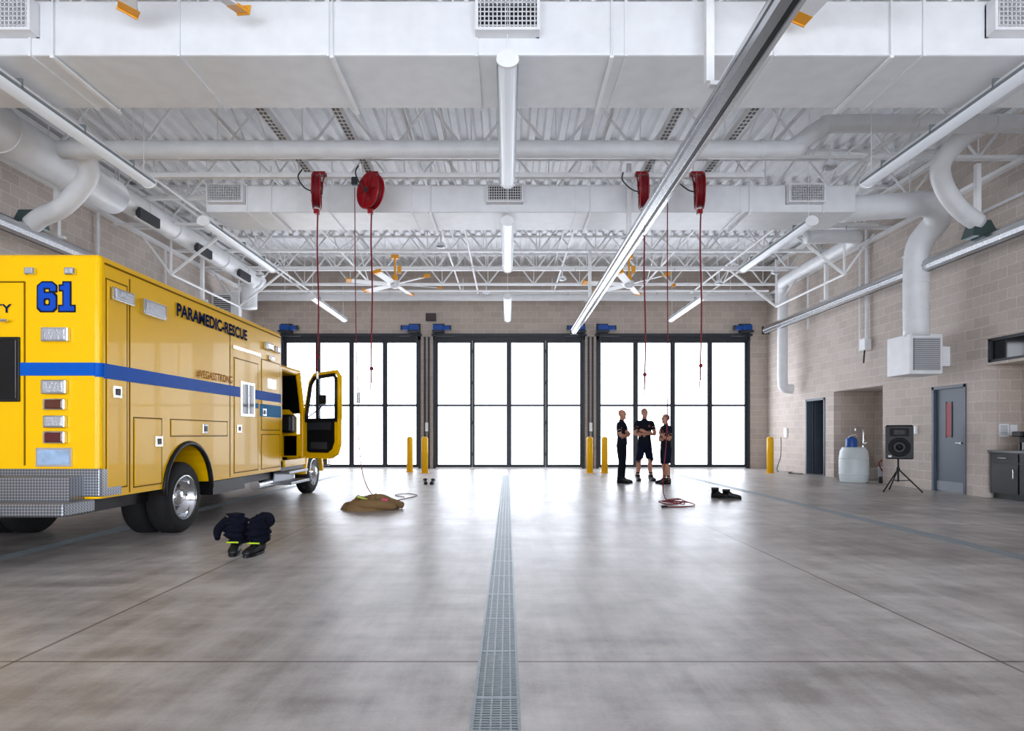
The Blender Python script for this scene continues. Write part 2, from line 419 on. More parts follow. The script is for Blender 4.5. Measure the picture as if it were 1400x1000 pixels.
b=spiral('exhaust_duct',[(-6.9,9.5,5.6),(-3,9.5,5.6),(1,9.5,5.6),(4.2,9.5,5.6),(4.45,9.5,5.66),(4.85,9.5,5.94),(5.1,9.5,6.0),(7,9.5,6.0),(8.95,9.5,6.0)],.135)
ribs(b,(-6.6,9.5,5.6),(4.1,9.5,5.6),.135,1.5); ribs(b,(5.1,9.5,6),(8.9,9.5,6),.135,1.2)
b.tube([(7.35,9.55,6.0),(7.3,9.9,5.95),(7.2,10.2,5.7),(7.45,10.5,5.45),(7.9,10.75,5.15),(8.35,10.9,4.95)],.15,duct,seg=20)
b.tube([(-6.75,9.5,5.65),(-6.72,9.8,5.6),(-6.85,10.0,5.35),(-7.3,10.1,4.95),(-7.8,10.3,4.85),(-8.05,10.4,4.75)],.15,duct,seg=20)
funm=M('funnel_gray',(80,100,100),.35,.6)
for X,Y in ((8.42,10.95),(-8.12,10.45)):
    b.loft([[Vector((X+sx*.24,Y+sy*.14,4.70)) for sx,sy in ((-1,-1),(1,-1),(1,1),(-1,1))],[Vector((X-.05*(1 if X>0 else -1)+sx*.13,Y-.03+sy*.12,4.97)) for sx,sy in ((-1,-1),(1,-1),(1,1),(-1,1))]],funm,sm=False)
b.finish()
b=spiral('spiral_duct',[(-7.6,-5,5.75),(-7.6,10.6,5.75),(-7.6,10.9,5.82),(-7.6,11.3,5.85),(-7.6,18.2,5.85),(-7.6,18.4,5.8)],[.33,.33,.3,.23,.23,.23],sm=2)
ribs(b,(-7.6,11.5,5.85),(-7.6,18,5.85),.23,1.2); ribs(b,(-7.6,-4,5.75),(-7.6,10.4,5.75),.33,1.2)
for y in (12.3,14.6,16.9): b.bb((-7.45,y,5.55),(-7.35,y+.7,5.75),grillm); b.bb((-7.46,y-.03,5.53),(-7.42,y+.73,5.57),white)
b.tube([(-7.6,18.2,5.85),(-7.75,18.5,5.7),(-7.8,18.55,5.3),(-7.8,18.55,5.0)],.23,duct,seg=20)
for y in (8,12,16): b.cyl((-7.6,y,5.9),(-7.6,y,7.0),.02,steelw,seg=6)
b.finish()
b=B('wall_louver_box'); b.bb((-8.87,18.4,4.75),(-8.05,18.6,5.45),white,bev=.01); b.bb((-8.8,18.38,4.85),(-8.3,18.4,5.35),grillm)
for i in range(8): b.bb((-8.8,18.36,4.88+i*.06),(-8.3,18.39,4.9+i*.06),white)
b.finish()
b=spiral('return_air_duct',[(6.36,11.7,5.48),(7.4,11.7,5.55),(8.15,11.85,5.62),(8.5,12.15,5.45),(8.4,12.5,5.1),(8.38,12.6,4.6),(8.38,12.6,3.2)],.235)
ribs(b,(8.38,12.6,3.2),(8.38,12.6,5),.235,.55)
lg=M('louver_gray',(180,182,186),.5)
b.bb((8.15,12.45,2.42),(8.82,13.2,3.24),white,bev=.015); b.bb((8.22,12.43,2.5),(8.75,12.455,3.15),grillm)
for i in range(16): b.bb((8.22,12.415,2.505+i*.041),(8.75,12.44,2.535+i*.041),lg)
b.bb((8.82,12.6,2.6),(XR-.005,13.1,3.0),white)
b.finish()
b=spiral('wall_vent_pipe',[(6.9,14.2,5.75),(7.9,14.3,5.8),(8.3,14.7,5.85),(8.35,16,5.85),(8.4,18.6,5.85),(8.5,18.95,5.75),(8.55,19.1,5.4),(8.55,19.1,4),(8.55,19.1,2.9),(8.6,19.1,2.65),(8.85,19.1,2.6)],.15)
ribs(b,(8.35,15,5.85),(8.4,18.5,5.85),.15,1.2)
b.cyl((8.75,19.4,2.7),(8.75,19.4,6),.05,white); b.cyl((8.9,18.2,4.3),(8.9,18.2,6),.03,white,seg=8)
b.finish()
b=B('wall_conduit'); b.cyl((9.0,15.4,3.6),(9.0,15.4,6.4),.04,white,seg=8); b.cyl((9.0,15.7,3.3),(9.0,15.7,6.4),.025,white,seg=8); b.bb((8.9,15.3,3.3),(9.07,15.55,3.6),white,bev=.02); b.tube([(8.95,15.4,3.3),(8.93,15.4,3.1),(8.98,15.5,3.0)],.02,charcoal,seg=8)
b.tube([(8.98,12.0,5.4),(8.98,8,5.4),(8.98,2,5.4)],.03,white,seg=8,smooth=0); b.finish()
b=B('wall_conduit')
for y,z in ((13.2,3.2),(15.8,3.0)): b.cyl((-8.8,y,z),(-8.8,y,5.95),.03,white,seg=8)
b.cyl((-8.8,7,4.9),(-8.8,17.5,4.9),.025,white,seg=8); b.finish()
b=B('wall_vent_box'); b.bb((-8.87,19.3,5.0),(-8.6,19.8,5.6),white,bev=.01); b.finish()

# ------------------------------------------------------------- exhaust rails
def rail(X,y0,y1,z=4.6):
    b=B('exhaust_rail')
    prof=[(-.1,-.09),(-.04,-.12),(-.025,-.12),(-.025,-.08),(.025,-.08),(.025,-.12),(.04,-.12),(.1,-.09),(.115,0),(.1,.08),(.06,.12),(-.06,.12),(-.1,.08),(-.115,0)]
    b.prism([(X+p[0],z+p[1]) for p in prof],'y',y0,y1,alu)
    b.bb((X-.125,y0,z-.02),(X-.11,y1,z+.02),alu); b.bb((X+.11,y0,z-.02),(X+.125,y1,z+.02),alu)
    b.bb((X-.022,y0,z-.118),(X+.022,y1,z-.1),black)
    b.bb((X-.12,y1,z-.13),(X+.12,y1+.04,z+.13),black)
    for y in (-2.4,2.2,6.22,11.05,16.3):
        b.bb((X-.14,y-.04,z+.12),(X+.14,y+.04,z+.16),white)
        xo=-.14 if y==6.22 else 0
        b.bb((X-.04+xo,y-.04,z+.16),(X+.04+xo,y+.04,6.06),steelw)
    return b
rail(2.18,-5.5,20.1).finish(); rail(8.45,-5.5,20.1).finish(); rail(-8.1,-5.5,20.1).finish()

# ------------------------------------------------------------- linear lights
def light(X,y0,y1,z=5.0):
    b=B('linear_light')
    prof=[(.10*math.cos(a),.0+.09*math.sin(a)) for a in [pi*i/10 for i in range(11)]]
    prof2=[(.10*math.cos(a),.07*math.sin(a)) for a in [pi+pi*i/10 for i in range(11)]]
    b.prism([(X+p[0]*1.08,z+p[1]+.005) for p in prof],'y',y0,y1,white)
    b.prism([(X+p[0],z+p[1]) for p in prof2],'y',y0+.02,y1-.02,lens)
    for sx in (-1,1): b.bb((X+sx*.1-.012,y0,z-.018),(X+sx*.1+.012,y1,z+.012),galv)
    for y in (y0-.01,y1-.02): b.prism([(X+p[0]*1.15,z+p[1]*1.15) for p in prof+prof2[1:-1]],'y',y,y+.03,white)
    for y in (y0+.13,y1-.13): b.cyl((X,y,z+.08),(X,y,6.1),.006,steelw,seg=6)
    y=y0+.5
    while y<y1: b.bb((X-.112,y-.01,z-.005),(X+.112,y+.01,z+.1),galv); y+=1.0
    b.finish()
for X in (-5.4,0,5.4):
    for y0,y1 in ((6.2,9.25),(10.9,14.1),(16.9,20.3)):
        light(X,y0,y1,4.98)
    light(X,1.6,4.6,4.98); light(X,-3.2,-.2,4.98)
for X,Y,Z in ((5.35,10.2,5.7),(-7.0,17.4,5.75),(-.7,20.2,5.9),(6.3,18.3,5.75),(-1.6,14.7,5.75),(1.6,18,5.8),(-4.2,13,5.75),(7.2,16.5,5.6)):
    b=B('ceiling_camera'); b.cyl((X,Y,Z),(X,Y,Z+.3),.02,white,seg=8); b.cyl((X,Y,Z-.06),(X,Y,Z+.02),.13,white,r2=.08,seg=16); b.sph((X,Y,Z-.06),(.11,.11,.05),lampw); b.finish()

# ------------------------------------------------------------- fans
def fan(X,Y,Z,a0,R=1.16,pitch=16,bw=.17):
    b=B('ceiling_fan')
    b.cyl((X,Y,Z-.07),(X,Y,Z+.08),.13,white,seg=20); b.sph((X,Y,Z-.07),(.11,.11,.05),white)
    b.cyl((X,Y,Z+.08),(X,Y,Z+.25),.075,orange,seg=16); b.cyl((X,Y,Z+.25),(X,Y,6.1),.025,orange,seg=10)
    b.bb((X-.1,Y-.06,6.0),(X+.1,Y+.06,6.1),orange); b.box((X+.12,Y,Z+.4),(.1,.1,.2),orange,bev=.01)
    for k in range(6):
        a=math.radians(a0+60*k); rot=Matrix.Rotation(a,3,'Z')@Matrix.Rotation(math.radians(pitch),3,'X')
        rz=Matrix.Rotation(a,3,'Z'); 
        b.box(Vector((X,Y,Z))+rz@Vector((.16,0,0)),(.16,.06,.02),alu,rot=rot)
        b.box(Vector((X,Y,Z))+rz@Vector(((.2+R-.14)/2,0,0)),(R-.14-.2,bw,.022),white,rot=rot,bev=.008)
        b.box(Vector((X,Y,Z))+rz@Vector((R-.08,0,0)),(.13,bw,.026),orange,rot=rot)
        b.box(Vector((X,Y,Z))+rz@Vector((R-.01,0,.02)),(.02,bw+.02,.09),orange,rot=rot,bev=.006)
    b.finish()
fan(-3.08,16.8,5.3,20,1.3,14,.2); fan(3.32,16.8,5.3,8,1.3,14,.2); fan(-3.2,5.12,5.4,60); fan(3.1,5.06,5.36,99)

# ------------------------------------------------------------- hose reels
def reel(X,Y,Z,ang,zend,coil=None):
    b=B('hose_reel'); rot=Matrix.Rotation(ang,3,'Z'); ax=rot@Vector((1,0,0)); c=Vector((X,Y,Z))
    for s_ in (-1,1):
        b.lathe([(0,.0),(.06,.0),(.065,.008),(.2,.008),(.23,.016),(.28,.016),(.3,.006),(.3,-.005),(.27,-.008),(.1,-.008),(0,-.008)],c+ax*.055*s_,ax*s_,red,seg=32)
        b.cyl(c+ax*.065*s_,c+ax*.095*s_,.045,charcoal,seg=12)
        for k in range(6):
            a=k*pi/3; t=rot@Vector((0,math.cos(a),0))+Vector((0,0,math.sin(a))); b.cyl(c+ax*.066*s_+t*.06,c+ax*.07*s_+t*.25,.01,hose,seg=6)
    for k in range(4): 
        b.lathe([(.13+.0,-.014),(.25,-.012),(.262,0),(.25,.012),(.13,.014)],c+ax*(-.036+.024*k),ax,hose,seg=28)
    b.cyl(c-ax*.08,c+ax*.08,.06,red,seg=12)
    for s_ in (-1,1): b.tube([c+ax*.085*s_,c+ax*.085*s_+Vector((0,.05,.2)),c+ax*.08*s_+Vector((0,.2,.37))],.014,red,seg=8)
    b.box(c+Vector((0,.185,.37)),(.2,.12,.05),red)
    b.tube([c-ax*.08,c-ax*.2+Vector((0,.0,.05)),c-ax*.33+Vector((0,.1,.25)),c-ax*.3+Vector((0,.2,.42))],.012,charcoal,seg=8)
    b.bb((X-.04,Y-.04,Z-.38),(X+.04,Y+.04,Z-.3),red)
    p=[(X+.02,Y,Z-.3)]
    n=6
    for i in range(1,n+1): p.append((X+.02+.012*math.sin(i*1.3+X),Y,Z-.3+(zend-Z+.3)*i/n))
    b.tube(p,.013,hose,seg=8)
    b.cyl((p[-1][0],Y,zend),(p[-1][0],Y,zend-.12),.02,alu,seg=8); b.sph((X+.02,Y,zend+.25),.035,hose)
    b.finish()
reel(-3.2,10.3,5.27,.24,2.25); reel(-2.3,10.3,5.27,pi/2-.7,2.05); reel(2.28,10.3,5.27,-.14,1.95); reel(3.22,10.3,5.27,-.2,2.1)
b=B('electric_cord_drop'); b.box((-2.6,10.45,5.5),(.1,.1,.14),charcoal,bev=.02)
b.tube([(-2.6,10.45,5.4),(-2.58,10.4,4),(-2.53,10.3,2.4),(-2.5,10.3,1.85)],.008,hose,seg=6)
b.cyl((-2.5,10.3,1.9),(-2.5,10.3,1.72),.03,lampw,seg=8)
b.tube([(-2.5,10.3,1.75),(-2.5,10.3,1.2),(-2.42,10.3,.5),(-2.3,10.6,.12),(-2.1,10.9,.012),(-1.9,11.3,.012),(-1.75,11.9,.012),(-2.0,12.3,.012),(-2.2,12.0,.012),(-1.95,11.6,.012)],.008,hose,seg=6,smooth=6)
b.finish()
b=B('electric_cord_drop'); b.box((2.72,10.45,5.5),(.1,.1,.14),charcoal,bev=.02)
pts=[(2.72,10.45,5.4),(2.73,10.5,4),(2.74,10.5,2.4),(2.72,10.5,1.2),(2.66,10.5,.2)]
for k in range(26):
    a=k*.95; r=.12+.1*math.sin(k*1.7)**2; pts.append((2.78+r*math.cos(a)+.006*k,10.5+r*1.4*math.sin(a),.012+.0015*k+ .03*abs(math.sin(k*.8))))
pts+=[(3.1,10.2,.012),(2.6,10.0,.012)]
b.tube(pts,.009,hose,seg=6,smooth=4); b.cyl((2.6,10.0,.02),(2.5,9.97,.02),.018,black,seg=8); b.finish()

# ------------------------------------------------------------- door operators, bollards
for i,(a,c) in enumerate(doors):
    for X,s_ in ((a+.2,1),(c-.2,-1)):
        b=B('door_operator')
        b.bb((X-.2,21.1,4.72),(X+.2,21.4,4.78),charcoal); b.box((X,21.25,4.88),(.34,.22,.2),opb,bev=.03)
        b.cyl((X+.17*s_,21.25,4.88),(X+.4*s_,21.25,4.88),.085,opb,seg=16); b.cyl((X+.4*s_,21.25,4.88),(X+.45*s_,21.25,4.88),.09,charcoal,seg=16)
        b.cyl((X-.1*s_,21.25,4.4),(X-.1*s_,21.25,4.8),.03,charcoal,seg=8); b.bb((X-.12,21.2,4.58),(X+.55*s_,21.26,4.63),charcoal)
        b.bb((X-.2,21.38,4.73),(X+.2,21.49,5.05),charcoal); b.finish()
b=B('wall_exit_signal'); b.bb((-2.85,21.4,5.15),(-2.5,21.5,5.42),charcoal,bev=.01); b.bb((-2.81,21.385,5.2),(-2.54,21.4,5.38),M('signal_face',(60,30,34),.3)); b.finish()
b=B('door_jamb_conduit')
for X in (-2.82,2.9): b.bb((X-.1,21.42,0),(X-.04,21.5,4.6),charcoal); b.bb((X+.04,21.42,0),(X+.1,21.5,4.6),charcoal); b.bb((X-.05,21.4,1.3),(X+.05,21.45,1.6),white)
b.finish()
for X,Y in ((-3.12,19.6),(-2.56,19.0),(2.54,19.0),(3.0,19.0),(8.12,19.0)):
    b=B('yellow_bollard'); b.lathe([(0,0),(.1,0),(.1,1.05),(.095,1.08),(.07,1.11),(.03,1.12),(0,1.125)],(X,Y,0),(0,0,1),yel2,seg=20); b.lathe([(.1,.0),(.13,0),(.13,.02),(.1,.02)],(X,Y,0),(0,0,1),yel2,seg=20); b.finish()

# ------------------------------------------------------------- right wall doors
b=B('door_7'); y0,y1=12.16,13.13
b.bb((XR-.02,y0,0),(XR+.14,y0+.06,2.2),grayd); b.bb((XR-.02,y1-.06,0),(XR+.14,y1,2.2),grayd); b.bb((XR-.02,y0,2.14),(XR+.14,y1,2.2),grayd)
b.bb((XR+.04,y0+.06,.01),(XR+.09,y1-.06,2.14),grayd); b.bb((XR+.03,12.62,1.15),(XR+.045,12.76,1.85),redw)
b.bb((XR+.025,12.6,1.13),(XR+.04,12.62,1.87),charcoal); b.bb((XR+.025,12.76,1.13),(XR+.04,12.78,1.87),charcoal)
b.cyl((XR+.04,12.3,1.02),(XR-.02,12.3,1.02),.02,alu,seg=8); b.cyl((XR-.02,12.28,1.02),(XR-.02,12.42,1.02),.012,alu,seg=8); b.bb((XR+.03,y0+.08,.02),(XR+.04,y1-.08,.22),M('kick_plate',(130,136,144),.5))
b.finish()
b=B('door_8'); y0,y1=17.57,18.69
b.bb((XR-.02,y0,0),(XR+.16,y0+.06,2.25),grayd); b.bb((XR-.02,y1-.06,0),(XR+.16,y1,2.25),grayd); b.bb((XR-.02,y0,2.19),(XR+.16,y1,2.25),grayd)
b.box((9.75,18.55,1.09),(.95,.045,2.16),grayd); b.finish()
b=B('utility_shelf'); b.bb((9.6,17.65,.0),(10.3,17.9,.9),charcoal); b.bb((9.7,17.65,.95),(10.2,17.9,1.3),grillm); b.bb((9.55,17.6,.9),(10.35,17.95,.94),alu); b.finish()
b=B('base_cabinet'); cab=M('black_laminate',(34,33,36),.35,spec=.25)
b.bb((9.12,8.3,.1),(9.74,11.6,.86),cab); b.bb((9.18,8.3,0),(9.74,11.6,.1),black); b.bb((9.09,8.28,.86),(9.74,11.64,.9),M('countertop',(92,92,96),.3))
for k in range(5):
    ya=11.58-.65*k; b.bb((9.1,ya-.62,.12),(9.12,ya-.01,.66),cab); b.bb((9.1,ya-.62,.68),(9.12,ya-.01,.84),cab)
    b.cyl((9.07,ya-.4,.76),(9.07,ya-.22,.76),.008,alu,seg=6); b.cyl((9.07,ya-.55,.4),(9.07,ya-.55,.56),.008,alu,seg=6)
b.finish()
b=B('coffee_maker'); b.box((9.45,11.1,1.03),(.25,.2,.26),black,bev=.02); b.box((9.36,11.1,1.2),(.34,.22,.1),black,bev=.02); b.cyl((9.3,11.1,.9),(9.3,11.1,1.05),.06,glass,seg=14); b.finish()
b=B('wall_notice'); b.bb((9.32,11.64,1.15),(9.5,11.66,1.4),M('paper',(230,232,236),.7)); b.bb((9.52,11.64,1.18),(9.66,11.66,1.38),b.mats[0]); 
for i in range(6): b.bb((9.34,11.636,1.2+i*.03),(9.47,11.64,1.208+i*.03),charcoal)
b.finish()
b=B('plastic_drum'); pl=M('translucent_plastic',(206,216,218),.4)
b.lathe([(0,0),(.29,0),(.31,.03),(.33,.2),(.335,.4),(.33,.62),(.31,.78),(.27,.84),(.26,.88),(.24,.86),(0,.86)],(8.62,15.3,0),(0,0,1),pl,seg=28)
for z in (.22,.6): b.lathe([(.33,-.015),(.345,0),(.33,.015)],(8.62,15.3,z),(0,0,1),pl,seg=28)
b.finish()
b=B('water_jug'); bl=M('blue_plastic',(20,80,165),.35)
b.lathe([(0,0),(.13,0),(.135,.02),(.13,.2),(.11,.24),(.06,.25),(.05,.27),(0,.27)],(8.56,15.3,.865),(0,0,1),bl,seg=20); b.tube([(8.46,15.3,1.08),(8.48,15.2,1.16),(8.6,15.17,1.18),(8.68,15.3,1.1)],.01,white,seg=6); b.finish()
b=B('wall_faucet'); b.tube([(9.5,16.4,.9),(9.5,16.4,1.3),(9.4,16.38,1.38),(9.28,16.36,1.36),(9.26,16.35,1.28)],.018,chrome,seg=8); b.cyl((9.5,16.4,.3),(9.5,16.4,.9),.03,chrome,seg=8); b.cyl((9.5,16.4,.95),(9.5,16.25,.97),.012,chrome,seg=6); b.finish()
b=B('mop_sink'); b.bb((9.3,15.9,0),(10.1,16.9,.3),M('terrazzo',(160,155,150),.5),bev=.03); b.finish()
b=B('pump_unit'); b.box((9.35,15.15,.25),(.3,.3,.3),charcoal,bev=.03); b.cyl((9.2,15.1,.0),(9.2,15.1,.15),.08,black); b.cyl((9.45,15.2,.0),(9.45,15.2,.15),.08,black); b.cyl((9.35,15.1,.4),(9.35,15.1,.62),.09,alu,seg=14); b.tube([(9.2,15.1,.3),(9.1,15.05,.5),(9.3,15.1,.6)],.015,red,seg=6); b.finish()
b=B('loudspeaker_on_tripod'); X,Y=8.2,12.9
rot=Matrix.Rotation(math.radians(-25),3,'Z')
def sp(p): 
    return Vector((X,Y,0))+rot@Vector(p)
pr=[(-.25,-.17),(.25,-.17),(.22,.05),(.13,.18),(-.13,.18),(-.22,.05)]
gk=M('speaker_grille',(32,32,35),.6,spec=.2)
b.loft([[sp((p[0]*k,p[1]*k,z)) for p in pr] for z,k in ((.68,.9),(.70,1),(1.36,1),(1.39,.9))],black,sm=False)
b.lathe([(0,-.02),(.05,-.015),(.13,.0),(.16,.02),(.19,.02),(.2,0)],sp((0,-.175,.93)),rot@Vector((0,-1,0)),gk,seg=28)
b.lathe([(0,.0),(.06,.0),(.065,.012),(0,.02)],sp((0,-.18,.93)),rot@Vector((0,-1,0)),black,seg=20)
b.box(sp((0,-.175,1.24)),(.34,.02,.16),gk,rot=rot,bev=.01); b.box(sp((0,-.187,1.24)),(.2,.01,.09),black,rot=rot)
b.box(sp((-.17,-.178,.74)),(.06,.01,.04),M('badge',(200,202,205),.3),rot=rot)
b.cyl((X,Y,.28),(X,Y,.68),.02,black,seg=8); b.cyl((X,Y,.42),(X,Y,.5),.035,black,seg=8)
for k in range(3):
    a=math.radians(200+120*k); e=(X+.42*math.cos(a),Y+.42*math.sin(a),.012); b.cyl((X,Y,.47),e,.014,black,seg=8); b.sph(e,(.022,.022,.012),black,seg=8)
    b.cyl((X,Y,.22),(X+.21*math.cos(a),Y+.21*math.sin(a),.24),.009,black,seg=6)
b.cyl((X,Y,.2),(X,Y,.3),.02,black,seg=8); b.finish()
b=B('wall_switch_box'); b.bb((XR-.05,19.9,1.1),(XR,20.1,1.4),white,bev=.01); b.bb((XR-.05,13.6,1.2),(XR,13.72,1.38),white,bev=.01); b.finish()
b=B('power_cord'); b.tube([(8.9,20.0,1.1),(8.85,19.9,.5),(8.6,19.6,.02),(8.9,19.2,.02),(8.5,18.6,.02),(8.75,18.2,.02)],.012,black,seg=6); b.finish()

# ------------------------------------------------------------- ambulance
b=B('ambulance'); XA,XB=-6.3,-3.9; Z0,Z1=.58,2.93; YR,YX=5.88,10.6; wy=7.52; wr_=.56
arch=[]
for i in range(17):
    a=pi-pi*i/16; arch.append((wy+wr_*math.cos(a),max(Z0,.5+wr_*1.05*math.sin(a))))
poly=[(YX,Z1),(YR,Z1),(YR,Z0)]+arch+[(YX,Z0)]
bm=bmesh.new(); n=len(poly)
v0=[bm.verts.new((XB,p[0],p[1])) for p in poly]; v1=[bm.verts.new((XA,p[0],p[1])) for p in poly]
bm.faces.new(v0); bm.faces.new(v1[::-1])
for i in range(n): bm.faces.new((v0[i],v1[i],v1[(i+1)%n],v0[(i+1)%n]))
bmesh.ops.remove_doubles(bm,verts=bm.verts[:],dist=1e-5)
es=[e for e in bm.edges if (all(abs(v.co.z-Z1)<1e-4 for v in e.verts)) or (abs(e.verts[0].co.x-e.verts[1].co.x)<1e-4 and abs(e.verts[0].co.y-e.verts[1].co.y)<1e-4 and abs(e.verts[0].co.z-e.verts[1].co.z)>1)]
bmesh.ops.bevel(bm,geom=es,offset=.05,segments=4,affect='EDGES',profile=.5)
bmesh.ops.recalc_face_normals(bm,faces=bm.faces[:]); bmesh.ops.triangulate(bm,faces=[f for f in bm.faces if len(f.verts)>4])
bm.verts.index_update(); b.add([v.co.copy() for v in bm.verts],[[v.index for v in f.verts] for f in bm.faces],yel); bm.free()
b.bb((XB-.02,YR+.06,Z1-.085),(XB+.012,YX-.06,Z1-.07),seam)
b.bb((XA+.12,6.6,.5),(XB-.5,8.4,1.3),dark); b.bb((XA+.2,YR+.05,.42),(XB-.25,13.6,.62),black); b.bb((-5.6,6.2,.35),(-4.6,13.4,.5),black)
b.bb((XB-.45,8.3,.38),(XB-.08,9.3,.56),black); b.bb((XA+.1,8.3,.38),(XA+.45,9.3,.56),black)
b.cyl((-6.0,wy,.43),(-4.2,wy,.43),.09,black)
b.tube([(XB+.005,wy+wr_*math.cos(pi-pi*i/16),.5+wr_*1.05*math.sin(pi-pi*i/16)) for i in range(17)],.032,black,seg=8,smooth=0)
def wheel(X,Y,s_,dual):
    R=.43; w=.13
    for k in range(2 if dual else 1):
        cx=X-s_*(.13+.29*k)
        b.lathe([(.27,-w),(.36,-w-.005),(.41,-w+.02),(R,-w+.045),(R,w-.045),(.41,w-.02),(.36,w+.005),(.27,w)],(cx,Y,R),(s_,0,0),rubber,seg=40)
        for g in (-.04,.04): b.lathe([(R+.001,g-.006),(R+.002,g),(R+.001,g+.006)],(cx,Y,R),(s_,0,0),dark,seg=40)
        b.lathe([(.275,-w),(.25,-w+.02),(.25,w-.02),(.275,w),(.282,w+.008),(.26,w+.012)],(cx,Y,R),(s_,0,0),chrome,seg=40)
    cx=X-s_*.13
    d=-.04 if dual else .06
    b.lathe([(.262,.1),(.25,.08),(.235,d),(.17,d+.012),(.12,d+.03),(.115,d+.06),(.1,d+.11),(.06,d+.13),(0,d+.135)],(cx,Y,R),(s_,0,0),chrome,seg=40)
    for k in range(10):
        a=2*pi*k/10; b.cyl((cx+s_*(d+.0),Y+.205*math.cos(a),R+.205*math.sin(a)),(cx+s_*(d+.012),Y+.205*math.cos(a),R+.205*math.sin(a)),.022,dark,seg=10)
        a+=.3; b.cyl((cx+s_*(d+.02),Y+.145*math.cos(a),R+.145*math.sin(a)),(cx+s_*(d+.06),Y+.145*math.cos(a),R+.145*math.sin(a)),.014,chrome,seg=8)
FW=12.6
wheel(-3.95,wy,1,True); wheel(-6.25,wy,-1,True); wheel(-3.98,FW,1,False); wheel(-6.22,FW,-1,False)
def sd(y0,y1,z0,z1,t=.012,handle=None,m=seam):
    X=XB+.003
    for p,q in (((X-.004,y0,z0),(X,y1,z0+t)),((X-.004,y0,z1-t),(X,y1,z1)),((X-.004,y0,z0),(X,y0+t,z1)),((X-.004,y1-t,z0),(X,y1,z1))): b.bb(p,q,m)
    b.bb((XB,y0+.02,z0+.02),(XB+.008,y1-.02,z1-.02),yel,bev=.003)
    if handle: 
        y,z=handle; b.box((XB+.014,y,z),(.015,.13,.12),chrome,bev=.005); b.box((XB+.022,y,z),(.012,.08,.07),black,bev=.005)
sd(5.96,6.3,.66,2.72,handle=(6.12,1.62)); sd(6.4,6.93,.64,1.38,handle=(6.85,1.12)); sd(7.1,8.55,1.17,1.38,handle=(7.9,1.27)); sd(8.75,9.6,.64,2.3,handle=(8.9,1.28)); sd(9.72,10.52,.64,1.2); sd(9.72,10.52,1.26,2.4,handle=(9.82,1.55))
b.bb((XB-.004,6.33,.6),(XB+.004,6.345,2.8),seam); b.bb((XB-.004,8.62,.6),(XB+.004,8.635,2.6),seam)
XS=XB+.0105
b.bb((XB,YR+.05,1.74),(XS,8.94,1.885),blue); b.bb((XB,9.46,1.74),(XS,YX-.05,1.885),blue); b.bb((XB,9.68,1.48),(XS,YX-.05,1.68),teal); b.bb((XB,9.46,1.6),(XS,9.6,1.68),teal)
b.bb((XA+.05,YR-.0105,1.76),(XB-.05,YR,1.885),blue)
for a in range(6):
    t0=a*pi/12; t1=(a+1)*pi/12; r=.0565
    P0=(XB-.05+r*math.sin(t0),YR+.05-r*math.cos(t0)); P1=(XB-.05+r*math.sin(t1),YR+.05-r*math.cos(t1))
    b.poly([(P0[0],P0[1],1.75),(P1[0],P1[1],1.75),(P1[0],P1[1],1.885),(P0[0],P0[1],1.885)],blue)
b.box((XB+.012,9.2,1.72),(.02,.48,.52),chrome,bev=.008); b.box((XB+.02,9.2,1.72),(.012,.40,.44),glass,bev=.005); b.bb((XB+.02,9.18,1.5),(XB+.03,9.21,1.94),chrome)
b.bb((XB+.006,9.95,1.95),(XB+.02,10.3,2.1),chrome)
b.text('PARAMEDIC-RESCUE',(XB+.012,7.22,2.59),(0,1,0),(0,0,1),1.95,.16,navy,off=.035)
b.text('#VEGASSTRONG',(XB+.012,7.68,1.905),(0,1,0),(0,0,1),1.0,.11,gold,off=.012)
def lamp(c,d,m,ax='x'):
    b.box(c,d,chrome,bev=.012); dd=list(d); k=0 if ax=='x' else 1
    dd=[v*.82 for v in d]; dd[k]=d[k]*1.3; b.box(c,dd,m,bev=.012)
lamp((XB+.03,6.17,2.58),(.06,.34,.13),lampw); lamp((XB+.03,6.72,2.56),(.06,.42,.17),lampw); lamp((XB+.03,9.95,2.62),(.06,.3,.12),lampw); lamp((XB+.02,10.35,2.62),(.05,.2,.12),redl)
lamp((XB+.02,10.1,2.45),(.04,.2,.08),amber)
b.bb((XB,8.7,2.42),(XB+.02,9.66,2.46),chrome)
yr=YR
def rl(x0,x1,z0,z1,m): lamp(((x0+x1)/2,yr-.02,(z0+z1)/2),(x1-x0,.05,z1-z0),m,'y')
rl(-4.44,-4.18,2.08,2.22,lampw); rl(-4.44,-4.2,1.58,1.72,lampw); rl(-4.42,-4.21,1.43,1.54,amber); rl(-4.42,-4.21,1.26,1.38,lampw); rl(-4.42,-4.21,1.11,1.23,redl)
rl(-4.6,-4.5,2.72,2.79,lampw); rl(-4.22,-4.12,2.72,2.79,lampw)
pl2=M('license_plate',(150,176,204),.4,var=.25,scale=12); b.box((-4.33,yr-.012,.98),(.34,.02,.18),chrome); b.bb((-4.48,yr-.026,.91),(-4.18,yr-.02,1.05),pl2)
for X in (-4.62,-5.1,-5.58): b.bb((X-.007,yr-.006,.9),(X+.007,yr+.002,2.66),seam)
b.bb((-5.58,yr-.006,2.65),(-4.62,yr+.002,2.664),seam)
for x0,x1 in ((-5.03,-4.66),(-5.54,-5.17)):
    b.box(((x0+x1)/2,yr-.01,1.82),(x1-x0,.02,.62),black,bev=.008); b.box(((x0+x1)/2,yr-.022,1.82),(x1-x0-.05,.012,.56),glass,bev=.005)
b.text('COUNTY',(-5.35,yr-.002,2.36),(1,0,0),(0,0,1),.61,.085,navy,off=.02,ext=.006)
b.box((-4.8,yr-.03,2.28),(.03,.05,.03),chrome); b.cyl((-4.84,yr-.06,2.28),(-4.74,yr-.06,2.28),.012,chrome,seg=8)
